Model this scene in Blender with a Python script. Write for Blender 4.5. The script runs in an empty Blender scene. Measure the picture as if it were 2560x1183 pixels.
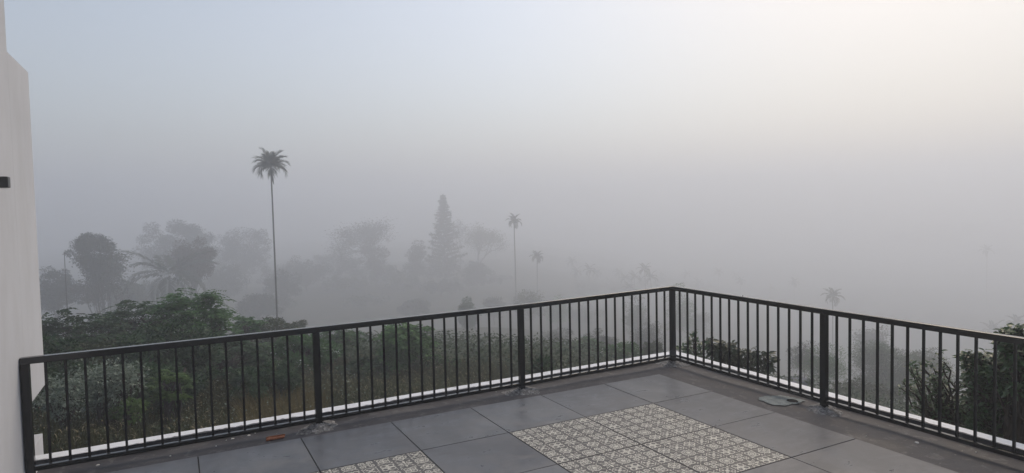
import bpy, math, random
import numpy as np
from mathutils import Vector, Matrix
SC = bpy.context.scene
COL = SC.collection
# ---------------------------------------------------------------- camera
F3 = np.array([-0.46480156, -0.88425735, -0.04525991])
R3 = np.array([-0.88453824, 0.46600842, -0.02069433])
U3 = np.array([-0.03939061, -0.03041536, 0.99876088])
C3 = np.array([4.88403, 5.72656, 1.94981])
FPX = 1614.37
cam = bpy.data.cameras.new('camera'); camo = bpy.data.objects.new('camera', cam); COL.objects.link(camo)
cam.sensor_fit = 'HORIZONTAL'; cam.sensor_width = 36; cam.lens = FPX * 36 / 2560
cam.clip_start = .05; cam.clip_end = 3000
camo.matrix_world = Matrix(((R3[0], U3[0], -F3[0], C3[0]), (R3[1], U3[1], -F3[1], C3[1]), (R3[2], U3[2], -F3[2], C3[2]), (0, 0, 0, 1)))
SC.camera = camo
# ---------------------------------------------------------------- sky, sun, exposure
SUN_EL, SUN_AZ = math.radians(48), math.radians(209)      # azimuth measured in the xy plane from +x
w = bpy.data.worlds.new('World'); SC.world = w; w.use_nodes = True
nt = w.node_tree; nt.nodes.clear()
sky = nt.nodes.new('ShaderNodeTexSky'); sky.sky_type = 'NISHITA'; sky.sun_disc = False
sky.sun_elevation = SUN_EL; sky.sun_rotation = math.pi / 2 - SUN_AZ
sky.dust_density = 2.0; sky.air_density = 1.2; sky.ozone_density = 1.0
hs = nt.nodes.new('ShaderNodeHueSaturation'); hs.inputs['Saturation'].default_value = .74
bgn = nt.nodes.new('ShaderNodeBackground'); bgn.inputs['Strength'].default_value = .12
out = nt.nodes.new('ShaderNodeOutputWorld')
nt.links.new(sky.outputs[0], hs.inputs['Color']); tn = nt.nodes.new('ShaderNodeMix'); tn.data_type = 'RGBA'; tn.blend_type = 'MULTIPLY'; tn.inputs[0].default_value = 1; tn.inputs[7].default_value = (1.02, 1.0, .985, 1)
nt.links.new(hs.outputs[0], tn.inputs[6])
# the sky itself is creamier towards the low sun than away from it
wd = Vector((math.cos(math.radians(196)) * math.cos(math.radians(24)), math.sin(math.radians(196)) * math.cos(math.radians(24)), math.sin(math.radians(24))))
tcw = nt.nodes.new('ShaderNodeTexCoord'); dt = nt.nodes.new('ShaderNodeVectorMath'); dt.operation = 'DOT_PRODUCT'; dt.inputs[1].default_value = wd
nt.links.new(tcw.outputs['Generated'], dt.inputs[0]); mr = nt.nodes.new('ShaderNodeMapRange'); mr.interpolation_type = 'SMOOTHSTEP'
mr.inputs['From Min'].default_value = .68; mr.inputs['From Max'].default_value = 1.0; nt.links.new(dt.outputs['Value'], mr.inputs['Value'])
tw = nt.nodes.new('ShaderNodeMix'); tw.data_type = 'RGBA'; tw.blend_type = 'MULTIPLY'; tw.inputs[7].default_value = (1.0, .90, .79, 1)
nt.links.new(mr.outputs[0], tw.inputs[0]); nt.links.new(tn.outputs[2], tw.inputs[6]); nt.links.new(tw.outputs[2], bgn.inputs['Color']); nt.links.new(bgn.outputs[0], out.inputs['Surface'])
sl = bpy.data.lights.new('sun', 'SUN'); sl.energy = 1.2; sl.angle = math.radians(24); sl.color = (1, .83, .64)
so = bpy.data.objects.new('sun', sl); COL.objects.link(so)
sd = Vector((math.cos(SUN_AZ) * math.cos(SUN_EL), math.sin(SUN_AZ) * math.cos(SUN_EL), math.sin(SUN_EL)))
so.rotation_euler = sd.to_track_quat('Z', 'Y').to_euler()
vs = SC.view_settings; vs.view_transform = 'Standard'; vs.look = 'None'; vs.gamma = 1; vs.exposure = 0.24
cy = SC.cycles
cy.use_denoising = True; cy.max_bounces = 10; cy.diffuse_bounces = 3; cy.glossy_bounces = 3; cy.volume_bounces = 4
cy.transparent_max_bounces = 8; cy.caustics_reflective = False; cy.caustics_refractive = False

# ---------------------------------------------------------------- helpers
def ray(u, v): return F3 + R3 * (u - 1280) / FPX - U3 * (v - 591.5) / FPX
def at(u, v, D):
    d = ray(u, v); return C3 + d * (D / math.hypot(d[0], d[1]))
FH = np.array([-.4653, -.8852]); RH = np.array([-.8852, .4653])
def softp(t, k=4.): return k * np.log1p(np.exp(np.clip(t / k, -30, 30)))
def gz(x, y):
    x = np.asarray(x, float); y = np.asarray(y, float)
    dx = x - C3[0]; dy = y - C3[1]
    f = dx * FH[0] + dy * FH[1]; r = dx * RH[0] + dy * RH[1]
    z = -1.25 - .10 * softp(f - 8, 2) - .13 * softp(f - 22, 4) - .2 * softp(r + 1, 4)
    z = z + .12 * np.sin(x * .9 + 1.3) * np.sin(y * .8) + .4 * np.sin(x * .11) * np.sin(y * .13 + 1)
    return -48 + softp(z + 48, 3)
def tag(o, label=None, cat=None, group=None, kind=None):
    if label: o['label'] = label
    if cat: o['category'] = cat
    if group: o['group'] = group
    if kind: o['kind'] = kind
    return o
def empty(name, loc, label, cat, group=None):
    o = bpy.data.objects.new(name, None); COL.objects.link(o); o.location = loc; o.empty_display_size = .2
    return tag(o, label, cat, group)
class MB:
    def __init__(s): s.v = []; s.f = []; s.n = 0; s.m = []; s.mi = 0
    def add(s, V, Fc):
        V = np.asarray(V, float); s.v.append(V)
        for f in Fc: s.f.append(tuple(i + s.n for i in f)); s.m.append(s.mi)
        s.n += len(V)
    def box(s, a, b):
        x0, y0, z0 = a; x1, y1, z1 = b
        s.add([(x0, y0, z0), (x1, y0, z0), (x1, y1, z0), (x0, y1, z0), (x0, y0, z1), (x1, y0, z1), (x1, y1, z1), (x0, y1, z1)],
              [(0, 3, 2, 1), (4, 5, 6, 7), (0, 1, 5, 4), (1, 2, 6, 5), (2, 3, 7, 6), (3, 0, 4, 7)])
    def beam(s, p, q, wd, h, up=(0, 0, 1)):            # box along p-q; p,q = centre line
        p = np.array(p, float); q = np.array(q, float); d = q - p; d /= np.linalg.norm(d)
        sd = np.cross(d, up); sd /= np.linalg.norm(sd); u2 = np.cross(sd, d)
        V = [c + sd * a * wd / 2 + u2 * b * h / 2 for c in (p, q) for a, b in ((-1, -1), (1, -1), (1, 1), (-1, 1))]
        s.add(V, [(0, 1, 2, 3), (7, 6, 5, 4), (0, 4, 5, 1), (1, 5, 6, 2), (2, 6, 7, 3), (3, 7, 4, 0)])
    def prism(s, poly, x0, x1):                        # polygon in (y,z) swept along x
        n = len(poly); V = [(x0, y, z) for y, z in poly] + [(x1, y, z) for y, z in poly]
        s.add(V, [tuple(range(n)), tuple(range(2 * n - 1, n - 1, -1))] + [(i, i + n, (i + 1) % n + n, (i + 1) % n) for i in range(n)])
    def tube(s, P, rad, n=6):
        P = np.asarray(P, float); k = len(P); rad = np.broadcast_to(rad, (k,))
        T = np.gradient(P, axis=0); T /= np.linalg.norm(T, axis=1)[:, None] + 1e-9
        ref = np.array([1, 0, 0.]) if abs(T[0][0]) < .8 else np.array([0, 1, 0.])
        A = np.cross(T, ref); A /= np.linalg.norm(A, axis=1)[:, None] + 1e-9; B = np.cross(T, A)
        t = np.arange(n) * 2 * math.pi / n
        V = (P[:, None, :] + rad[:, None, None] * (A[:, None, :] * np.cos(t)[None, :, None] + B[:, None, :] * np.sin(t)[None, :, None])).reshape(-1, 3)
        Fc = [(i * n + j, i * n + (j + 1) % n, (i + 1) * n + (j + 1) % n, (i + 1) * n + j) for i in range(k - 1) for j in range(n)]
        Fc.append(tuple(range(n))[::-1]); Fc.append(tuple((k - 1) * n + j for j in range(n)))
        s.add(V, Fc)
    def build(s, name, mat, parent=None, smooth=False, bevel=0, off=(0, 0, 0)):
        me = bpy.data.meshes.new(name); V = np.concatenate(s.v) - np.array(off, float)
        me.from_pydata(V.tolist(), [], s.f)
        for m in (mat if isinstance(mat, (list, tuple)) else [mat]): me.materials.append(m)
        if isinstance(mat, (list, tuple)): me.polygons.foreach_set('material_index', s.m)
        if smooth: me.polygons.foreach_set('use_smooth', [True] * len(me.polygons))
        me.update()
        o = bpy.data.objects.new(name, me); COL.objects.link(o)
        if parent: o.parent = parent
        else: o.location = off
        if bevel:
            b = o.modifiers.new('bevel', 'BEVEL'); b.width = bevel; b.segments = 2; b.limit_method = 'ANGLE'
        return o
def fastmesh(name, V, k, mat, parent=None, off=(0, 0, 0)):   # V (n,k,3): n separate k-gons
    V = np.asarray(V, np.float32) - np.array(off, np.float32); n = len(V)
    me = bpy.data.meshes.new(name)
    me.vertices.add(n * k); me.vertices.foreach_set('co', V.reshape(-1).astype(np.float32))
    me.loops.add(n * k); me.loops.foreach_set('vertex_index', np.arange(n * k, dtype=np.int32))
    me.polygons.add(n); me.polygons.foreach_set('loop_start', np.arange(0, n * k, k, dtype=np.int32)); me.polygons.foreach_set('loop_total', np.full(n, k, dtype=np.int32))
    me.materials.append(mat); me.update(calc_edges=True); me.validate()
    o = bpy.data.objects.new(name, me); COL.objects.link(o)
    if parent: o.parent = parent
    else: o.location = off
    return o
def unit(a): return a / (np.linalg.norm(a, axis=-1, keepdims=True) + 1e-9)
def leafquads(P, D, L, W, rng, droop=.0, roll=None):     # rhombic leaves
    n = len(P); D = unit(D); D = unit(D + np.array([0, 0, -1]) * droop)
    N = unit(rng.normal(size=(n, 3)) * .45 + np.array([0, 0, 1.])) if roll is None else roll
    S = unit(np.cross(D, N)); L = np.broadcast_to(L, (n,))[:, None]; W = np.broadcast_to(W, (n,))[:, None]
    Nn = np.cross(S, D)
    return np.stack([P, P + D * L * .45 + S * W * .5 + Nn * W * .12, P + D * L - Nn * L * .08, P + D * L * .45 - S * W * .5 + Nn * W * .12], 1)

# ---------------------------------------------------------------- materials
class X:                                               # tiny expression-to-nodes helper
    nt = None
    def __init__(s, o): s.o = o
    @staticmethod
    def op(op, *a):
        n = X.nt.nodes.new('ShaderNodeMath'); n.operation = op
        for i, q in enumerate(a):
            if isinstance(q, X): X.nt.links.new(q.o, n.inputs[i])
            else: n.inputs[i].default_value = float(q)
        return X(n.outputs[0])
    def __add__(a, b): return X.op('ADD', a, b)
    __radd__ = __add__
    def __sub__(a, b): return X.op('SUBTRACT', a, b)
    def __rsub__(a, b): return X.op('SUBTRACT', b, a)
    def __mul__(a, b): return X.op('MULTIPLY', a, b)
    __rmul__ = __mul__
    def __truediv__(a, b): return X.op('DIVIDE', a, b)
    def __lt__(a, b): return X.op('LESS_THAN', a, b)
    def __gt__(a, b): return X.op('GREATER_THAN', a, b)
def xabs(a): return X.op('ABSOLUTE', a)
def xmax(a, b): return X.op('MAXIMUM', a, b)
def xmin(a, b): return X.op('MINIMUM', a, b)
def xlen(a, b): return X.op('SQRT', a * a + b * b)
def xfloor(a): return X.op('FLOOR', a)
def mat(name, base=(.5, .5, .5), rough=.6, spec=.5, metal=0):
    m = bpy.data.materials.new(name); m.use_nodes = True; b = m.node_tree.nodes['Principled BSDF']
    b.inputs['Base Color'].default_value = (*base, 1); b.inputs['Roughness'].default_value = rough
    b.inputs['Specular IOR Level'].default_value = spec; b.inputs['Metallic'].default_value = metal
    return m, m.node_tree, b
def coords(nt, kind='Object'): return nt.nodes.new('ShaderNodeTexCoord').outputs[kind]
def noise(nt, vec, scale, detail=4, rough=.55, dist=0.0, stretch=None):
    if stretch:
        mp = nt.nodes.new('ShaderNodeMapping'); mp.inputs['Scale'].default_value = stretch; nt.links.new(vec, mp.inputs['Vector']); vec = mp.outputs[0]
    n = nt.nodes.new('ShaderNodeTexNoise'); n.inputs['Scale'].default_value = scale; n.inputs['Detail'].default_value = detail
    n.inputs['Roughness'].default_value = rough; n.inputs['Distortion'].default_value = dist; nt.links.new(vec, n.inputs['Vector'])
    return n.outputs['Fac']
def ramp(nt, fac, stops):
    r = nt.nodes.new('ShaderNodeValToRGB'); e = r.color_ramp.elements
    while len(e) < len(stops): e.new(.5)
    for i, (p, c) in enumerate(stops): e[i].position = p; e[i].color = (*c, 1) if len(c) == 3 else c
    nt.links.new(fac, r.inputs['Fac']); return r.outputs['Color']
def mixc(nt, fac, a, b, mode='MIX'):
    n = nt.nodes.new('ShaderNodeMix'); n.data_type = 'RGBA'; n.blend_type = mode
    for k, q in ((0, fac), (6, a), (7, b)):
        if isinstance(q, (int, float)): n.inputs[k].default_value = q
        elif isinstance(q, tuple): n.inputs[k].default_value = (*q, 1)
        else: nt.links.new(q, n.inputs[k])
    return n.outputs[2]
def bump(nt, b, h, strength=.3, dist=.01):
    n = nt.nodes.new('ShaderNodeBump'); n.inputs['Strength'].default_value = strength; n.inputs['Distance'].default_value = dist
    nt.links.new(h, n.inputs['Height']); nt.links.new(n.outputs[0], b.inputs['Normal'])
def leafmat(name, c0, c1, c2=None, trans=.25, rough=.55, spec=.25):
    m, t, b = mat(name, c0, rough, spec)
    geo = t.nodes.new('ShaderNodeNewGeometry')
    c = mixc(t, geo.outputs['Random Per Island'], c0, c1)
    nn = noise(t, coords(t), .9, 2)
    rr = ramp(t, nn, [(.38, (0, 0, 0)), (.62, (1, 1, 1))])
    c = mixc(t, rr, c, c2 or tuple(x * 1.5 for x in c1))
    t.links.new(c, b.inputs['Base Color'])
    tr = t.nodes.new('ShaderNodeBsdfTranslucent'); t.links.new(c, tr.inputs['Color'])
    mx = t.nodes.new('ShaderNodeMixShader'); mx.inputs[0].default_value = trans
    o = t.nodes['Material Output']; t.links.new(b.outputs[0], mx.inputs[1]); t.links.new(tr.outputs[0], mx.inputs[2]); t.links.new(mx.outputs[0], o.inputs['Surface'])
    return m
def barkmat(name, c):
    m, t, b = mat(name, c, .9, .2); n = noise(t, coords(t), 6, 4, stretch=(1, 1, .25))
    t.links.new(ramp(t, n, [(.3, tuple(x * .6 for x in c)), (.7, tuple(x * 1.3 for x in c))]), b.inputs['Base Color']); bump(t, b, n, .5, .02); return m
# white render of the house
M_WALL, t, b = mat('white_render', (.72, .72, .71), .85, .2); co = coords(t)
n1 = noise(t, co, 1.1, 5, .6, stretch=(1, 1, .6)); n2 = noise(t, co, 160, 3); n3 = noise(t, co, 2.2, 5, .7, stretch=(1.6, 1.6, .6))
c = ramp(t, n1, [(.3, (.49, .51, .545)), (.7, (.575, .595, .63))]); c = mixc(t, ramp(t, n3, [(.45, (1, 1, 1)), (.75, (.8, .795, .78))]), c, c)
c = mixc(t, .35, c, ramp(t, n3, [(.4, (.58, .60, .635)), (.72, (.46, .47, .485))])); t.links.new(c, b.inputs['Base Color']); bump(t, b, n2, .25, .004)
# white painted kerb
M_KERB, t, b = mat('white_paint', (.85, .87, .9), .5, .4); co = coords(t)
n1 = noise(t, co, 9, 5, .7); c = ramp(t, n1, [(.30, (.4, .41, .42)), (.42, (.7, .73, .77)), (.8, (.78, .81, .85))]); t.links.new(c, b.inputs['Base Color']); bump(t, b, noise(t, co, 60, 3), .15, .003)
# dark waterproof concrete of the border
M_CONC, t, b = mat('dark_concrete', (.08, .08, .085), .7, .35); co = coords(t)
n1 = noise(t, co, 2.2, 6, .65, .4); n2 = noise(t, co, 9, 6, .7, .6, stretch=(1, 1, 1)); n3 = noise(t, co, 70, 4, .7)
c = ramp(t, n1, [(.38, (.026, .027, .034)), (.5, (.047, .048, .057)), (.64, (.085, .086, .093))])
c = mixc(t, ramp(t, n2, [(.54, (0, 0, 0)), (.66, (.6, .6, .6))]), c, (.16, .16, .168))
n4 = noise(t, co, 38, 2, .5); c = mixc(t, ramp(t, n4, [(.72, (0, 0, 0)), (.76, (.7, .7, .7))]), c, (.34, .34, .33))
c = mixc(t, ramp(t, n3, [(.35, (.35, .35, .35)), (.65, (0, 0, 0))]), c, (.035, .035, .038)); t.links.new(c, b.inputs['Base Color'])
t.links.new(ramp(t, n1, [(.3, (.5, .5, .5)), (.7, (.85, .85, .85))]), b.inputs['Roughness']); bump(t, b, mixc(t, .4, n2, n3), .5, .008)
# cement of mounds and patches
M_CEM, t, b = mat('cement_mortar', (.2, .2, .2), .9, .2); co = coords(t)
n1 = noise(t, co, 28, 6, .75, .5); t.links.new(ramp(t, n1, [(.36, (.05, .051, .055)), (.5, (.17, .172, .175)), (.64, (.38, .38, .37))]), b.inputs['Base Color']); bump(t, b, n1, .8, .015)
M_PATCH, t, b = mat('pale_cement', (.3, .33, .33), .9, .2); co = coords(t)
n1 = noise(t, co, 14, 6, .7, .4); t.links.new(ramp(t, n1, [(.3, (.1, .11, .115)), (.46, (.2, .225, .225)), (.7, (.28, .31, .305))]), b.inputs['Base Color']); bump(t, b, n1, .4, .006)
# plain grey porcelain slab
M_TILE, t, b = mat('grey_porcelain', (.12, .125, .135), .5, .4); co = coords(t); geo = t.nodes.new('ShaderNodeNewGeometry')
n1 = noise(t, co, 1.7, 6, .6, .6, stretch=(1.6, .8, 1)); n2 = noise(t, co, 6, 6, .7, .5, stretch=(.6, 1.4, 1)); n3 = noise(t, co, 120, 2)
c = ramp(t, n1, [(.4, (.06, .068, .08)), (.6, (.112, .122, .137))]); c = mixc(t, ramp(t, n2, [(.46, (0, 0, 0)), (.64, (.7, .7, .7))]), c, (.19, .197, .205)); n5 = noise(t, co, .55, 4, .6, .8); c = mixc(t, ramp(t, n5, [(.47, (0, 0, 0)), (.56, (.5, .5, .5))]), c, (.058, .062, .072))
c = mixc(t, ramp(t, geo.outputs['Random Per Island'], [(0, (.0, .0, .0)), (1, (.65, .65, .65))]), c, (.06, .066, .08)); t.links.new(c, b.inputs['Base Color'])
t.links.new(ramp(t, n2, [(.35, (.27, .27, .27)), (.65, (.52, .52, .52))]), b.inputs['Roughness']); bump(t, b, n3, .08, .001)
M_GROUT, t, b = mat('dark_grout', (.03, .03, .032), .9, .1)
# patterned encaustic slab: a 6 x 6 field of motifs per slab, drawn with maths
S = .8                                                    # slab side in metres
WI, WJ = .9683, 1.0189
def motif_mat():
    m, t, b = mat('patterned_porcelain', (.4, .4, .4), .5, .35); X.nt = t
    sp = t.nodes.new('ShaderNodeSeparateXYZ'); t.links.new(coords(t), sp.inputs[0])
    px = (X(sp.outputs[0]) / S - (WI - 1)) * 6; py = (X(sp.outputs[1]) / S - (WJ - 1)) * 6
    ix = xfloor(px); iy = xfloor(py)
    x = (px - ix) * 2 - 1; y = (py - iy) * 2 - 1
    ax, ay = xabs(x), xabs(y); u = xmax(ax, ay); v = xmin(ax, ay); r = xlen(x, y)
    ang = X.op('ARCTAN2', y, x)
    c4 = X.op('COSINE', ang * 4); c8 = X.op('COSINE', ang * 8); c12 = X.op('COSINE', ang * 12); s4 = X.op('COSINE', ang * 4 + 3.14159)
    def ring(d, r0, wd): return xabs(d - r0) < wd
    def line(d, wd): return d < wd
    xd = xabs(ax - ay)                                     # distance to the diagonals
    # 0: four ovals between the arms of a cross
    e = xlen((ax - .42) * 1.0, (ay - .42) * 1.0)
    d0 = xmax(xmax(ring(e, .34, .07), line(v, .05) * (u < .95)), xmax(r < .12, xlen(ax - .86, ay - .86) < .1))
    # 1: scalloped ring round a rosette
    d1 = xmax(xmax(ring(r, .76, .06), ring(r + c8 * .07, .52, .06)), xmax((r + c8 * .1) < .3, (xd < .06) * (r > .8)))
    # 2: cream ground with a dark lobed flower and corner leaves
    d2 = xmax(xmax(ring(r + c4 * .12, .7, .07), (r + s4 * .14) < .24), xmax((u + v) > 1.45, ring(r + c12 * .06, .42, .06)))
    # 3: eight-point star with dots
    d3 = xmax(xmax((r - s4 * .22) < .42, ring(r + c8 * .06, .82, .05)), xlen(ax - .78, ay - .78) < .14) * (1 - (ring(r + c8 * .05, .3, .05)))
    # 4: cross of leaves
    lf = xlen((u - .55) * 1.0, v * 2.4); df = xlen((ax + ay - 1.0) * .7, (ax - ay) * 1.6)
    d4 = xmax(xmax(lf < .34, ring(df, .3, .06)), xmax(r < .14, (xd < .05) * (r > .9)))
    # 5: fretwork of small arcs
    fx = xabs(xabs(ax - .5) - .22); fy = xabs(xabs(ay - .5) - .22)
    d5 = xmax(ring(xlen(ax - .5, ay - .5), .3, .06), xmax(ring(r + c8 * .04, .26, .06), xmax(xlen(ax - .5, ay - .5) < .1, ring(u + v, 1.05, .04))))
    # 6: two interlaced loops
    d6 = xmax(ring(xlen(x * .8, y * 1.5), .62, .07), xmax(ring(xlen(x * 1.5, y * .8), .62, .07), xmax(xd * (1 - (r < .2)) < .05, (r + c8 * .06) < .16)))
    sel = ix * 3 + iy * 5 + xfloor((ix + iy * 2) / 6)
    k = sel - xfloor(sel / 7) * 7
    acc = None
    for i, d in enumerate((d0, d1, d2, d3, d4, d5, d6)):
        q = (xabs(k - i) < .5) * d; acc = q if acc is None else acc + q
    # blocks of 3 x 3 with a wider line between, thin lines between motifs
    gx = px / 3; gy = py / 3; bx = xabs((gx - xfloor(gx)) * 2 - 1); by = xabs((gy - xfloor(gy)) * 2 - 1)
    lines = xmax((u > .9), xmax(bx > .955, by > .955))
    fine = noise(t, coords(t), 95, 3, .6); fac = xmin(acc, 1) * (1 - lines) * X(ramp(t, fine, [(.36, (.35, .35, .35)), (.5, (1, 1, 1))])) + X(ramp(t, noise(t, coords(t), 70, 2, .5), [(.56, (0, 0, 0)), (.62, (.3, .3, .3))])) * (1 - lines) * (1 - xmin(acc, 1))
    wear = noise(t, coords(t), 14, 5, .7)
    cre = ramp(t, wear, [(.3, (.44, .44, .39)), (.7, (.66, .66, .6))])
    bgc = ramp(t, noise(t, coords(t), 3, 3), [(.3, (.05, .05, .052)), (.7, (.08, .08, .082))])
    t.links.new(mixc(t, fac.o, bgc, cre), b.inputs['Base Color'])
    return m
M_PATT = motif_mat()
# black enamel of the railing
M_BLACK, t, b = mat('black_enamel', (.0035, .004, .005), .24, .38); bump(t, b, noise(t, coords(t), 25, 3), .03, .001)
M_GLOSS, t, b = mat('black_enamel_wet', (.0035, .004, .005), .12, .6)
M_DUST, t, b = mat('dusty_black', (.05, .052, .055), .6, .3)
M_TERRA, t, b = mat('terracotta', (.3, .1, .045), .85, .2); n1 = noise(t, coords(t), 40, 5, .7); t.links.new(ramp(t, n1, [(.3, (.12, .045, .025)), (.55, (.23, .085, .045)), (.75, (.36, .2, .12))]), b.inputs['Base Color']); bump(t, b, n1, .4, .004)
M_CHIP, t, b = mat('white_chip', (.7, .7, .68), .8, .2)
M_HOLE, t, b = mat('dark_pipe', (.012, .011, .012), .8, .2)
M_LAMP, t, b = mat('lamp_black', (.012, .012, .014), .4, .5)
M_GLASS, t, b = mat('lamp_glass', (.5, .5, .5), .3, .5)

# ---------------------------------------------------------------- terrace (structure)
RXC, RYC = -.46992, -.29663                               # railing corner
LE = np.array([5.8966, -.19496]); RE = np.array([-.50905, 5.8875])
LD = (LE - [RXC, RYC]); LD /= np.linalg.norm(LD); RD = (RE - [RXC, RYC]); RD /= np.linalg.norm(RD)
LN = np.array([LD[1], -LD[0]]); RN = np.array([-RD[1], RD[0]])   # outward normals (-y, -x)
if LN[1] > 0: LN = -LN
if RN[0] > 0: RN = -RN
def isect(dl, dr):       # corner point of the two lines offset outward by dl, dr
    A = np.array([[LD[0], -RD[0]], [LD[1], -RD[1]]]); c = np.array([RXC, RYC])
    s = np.linalg.solve(A, (c + RN * dr) - (c + LN * dl)); return c + LN * dl + LD * s[0]
XW = 5.93
def lpt(off, x): c = np.array([RXC, RYC]) + LN * off; return c + LD * ((x - c[0]) / LD[0])
def rpt(off, y): c = np.array([RXC, RYC]) + RN * off; return c + RD * ((y - c[1]) / RD[1])
YB = 9.0
m = MB(); zf = -.012; ins = .203
N = 60; ci = isect(ins, ins)
# border floor sheet: subdivided and gently uneven, dips slightly at the edge
gx = np.linspace(ci[0] - .02, XW + .3, 90); gy = np.linspace(ci[1] - .02, YB, 120)
GX, GY = np.meshgrid(gx, gy, indexing='ij')
GZ = zf + .0035 * np.sin(GX * 5.1 + 1) * np.sin(GY * 4.3) - .004
n_ = len(gy)
# keep the sheet under the tiles flat and lower
under = (GX > .02) & (GY > .02); GZ[under] = zf - .012
V = np.stack([GX, GY, GZ], -1).reshape(-1, 3)
m.add(V, [(i * n_ + j, (i + 1) * n_ + j, (i + 1) * n_ + j + 1, i * n_ + j + 1) for i in range(len(gx) - 1) for j in range(n_ - 1)])
tag(m.build('terrace_floor', M_CONC, smooth=True), kind='structure')
# tiles
m = MB(); g = .0045
XS = [0, WI * S] + [WI * S + S * k for k in range(1, 8)]; YS = [0, WJ * S] + [WJ * S + S * k for k in range(1, 11)]
XS[-1] = XW - .002
for i in range(len(XS) - 1):
    for j in range(len(YS) - 1):
        m.mi = 1 if (i in (1, 2, 4, 5) and j in (1, 2, 4, 5, 7, 8)) else 0
        hh = random.Random(i * 31 + j).uniform(-.0008, .0004)
        m.box((XS[i] + g, YS[j] + g, zf - .02), (XS[i + 1] - g, YS[j + 1] - g, hh))
o = m.build('terrace_tiles', [M_TILE, M_PATT], bevel=.0012); tag(o, kind='structure')
m = MB(); m.box((.006, .006, zf - .02), (XW - .003, YS[-1] - .01, -.0045)); tag(m.build('terrace_grout', M_GROUT), kind='structure')
# kerb: L shaped, white top, dark inner face
KZ = .052
def kerb():
    m = MB()
    a0, a1 = .203, .342
    P = [lpt(a0, XW), isect(a0, a0), rpt(a0, YB), rpt(a1, YB), isect(a1, a1), lpt(a1, XW)]
    zt = KZ; zb = -3.0
    V = [(p[0], p[1], z) for z in (zb, zt) for p in P]
    m.add(V, [(6, 7, 10, 11), (7, 8, 9, 10)]); top = 2
    m.mi = 1; m.f  # inner faces dark
    m.add([V[0], V[1], V[7], V[6]], [(0, 1, 2, 3)]); m.add([V[1], V[2], V[8], V[7]], [(0, 1, 2, 3)])
    m.mi = 0
    m.add([V[4], V[5], V[11], V[10]], [(0, 1, 2, 3)]); m.add([V[3], V[4], V[10], V[9]], [(0, 1, 2, 3)]); m.add([V[2], V[3], V[9], V[8]], [(0, 1, 2, 3)])
    return m
m = kerb()
kb = m.build('kerb', [M_KERB, M_CONC]); tag(kb, 'low white-painted kerb running round the outer edge of the dark terrace border', 'kerb')
# ragged edge of the dark coating lapping onto the kerb top
rng = np.random.default_rng(5)
def lap(fn, a, b, n):
    m = MB(); ts = np.linspace(a, b, n)
    wv = np.clip(.012 + .012 * np.sin(ts * 3.1) + rng.normal(0, .006, n), .003, .05)
    V = []
    for t_, w_ in zip(ts, wv):
        p = fn(.2029 - .001, t_); q = fn(.203 + w_, t_); V += [(p[0], p[1], KZ + .003), (q[0], q[1], KZ + .003)]
    m.add(V, [(2 * i, 2 * i + 1, 2 * i + 3, 2 * i + 2) for i in range(n - 1)]); return m
l1 = lap(lpt, -.6, XW - .01, 260); o = l1.build('coating_edge', M_CONC, kb)
l2 = lap(rpt, -.4, YB - .05, 260); o = l2.build('coating_edge', M_CONC, kb)

# ---------------------------------------------------------------- house
house = empty('house', (XW + 2, 2, -3), 'white rendered house wall with a projecting box hood at the left end of the terrace', 'house')
HO = (XW + 2, 2, -3)
def hb(m, name, mt, **k): return m.build(name, mt, house, off=HO, **k)
m = MB(); m.box((XW, -.37, -3.6), (XW + 4.5, YB + 1.5, 15.5)); hb(m, 'wall', M_WALL, bevel=.006)
m = MB(); m.box((XW + .0005, -1.19, .47), (XW + 3.2, -.3705, 3.2)); hb(m, 'window_hood', M_WALL, bevel=.006)
m = MB(); m.box((XW - .003, -.93, -3.2), (XW + .7, -.3725, .115)); hb(m, 'ledge', M_WALL, bevel=.004)
m = MB(); co_ = isect(.32, .32); m.box((co_[0] + .03, co_[1] + .06, -3.6), (XW - .004, YB, -.05)); hb(m, 'ground_floor', M_WALL)
# wall foot cove
m = MB(); m.prism([(0, 0), (0, .05), (.01, .02), (.03, .0)], 0, 1)
m2 = MB(); ys = np.linspace(-.36, YB, 30)
V = []
for y in ys:
    for (dx, z) in ((.0, .07), (.006, .04), (.02, .012), (.05, zf + .001)): V.append((XW - .001 - dx, y, z))
m2.add(V, [(i * 4 + k, (i + 1) * 4 + k, (i + 1) * 4 + k + 1, i * 4 + k + 1) for i in range(29) for k in range(3)])
hb(m2, 'wall_foot', M_WALL, smooth=True)
# wall lamp
lo = (XW, .24, 2.19)
wl = empty('wall_lamp', lo, 'small black box wall lamp on the white house wall', 'lamp')
m = MB(); m.box((XW - .014, .205, 2.16), (XW - .0005, .275, 2.225)); m.build('bracket', M_LAMP, wl, off=lo, bevel=.002)
m = MB(); m.box((XW - .078, .2, 2.153), (XW - .0145, .28, 2.228)); m.build('housing', M_LAMP, wl, off=lo, bevel=.006)
m = MB(); m.box((XW - .068, .21, 2.1495), (XW - .022, .27, 2.1525)); m.build('lens', M_GLASS, wl, off=lo)

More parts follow.
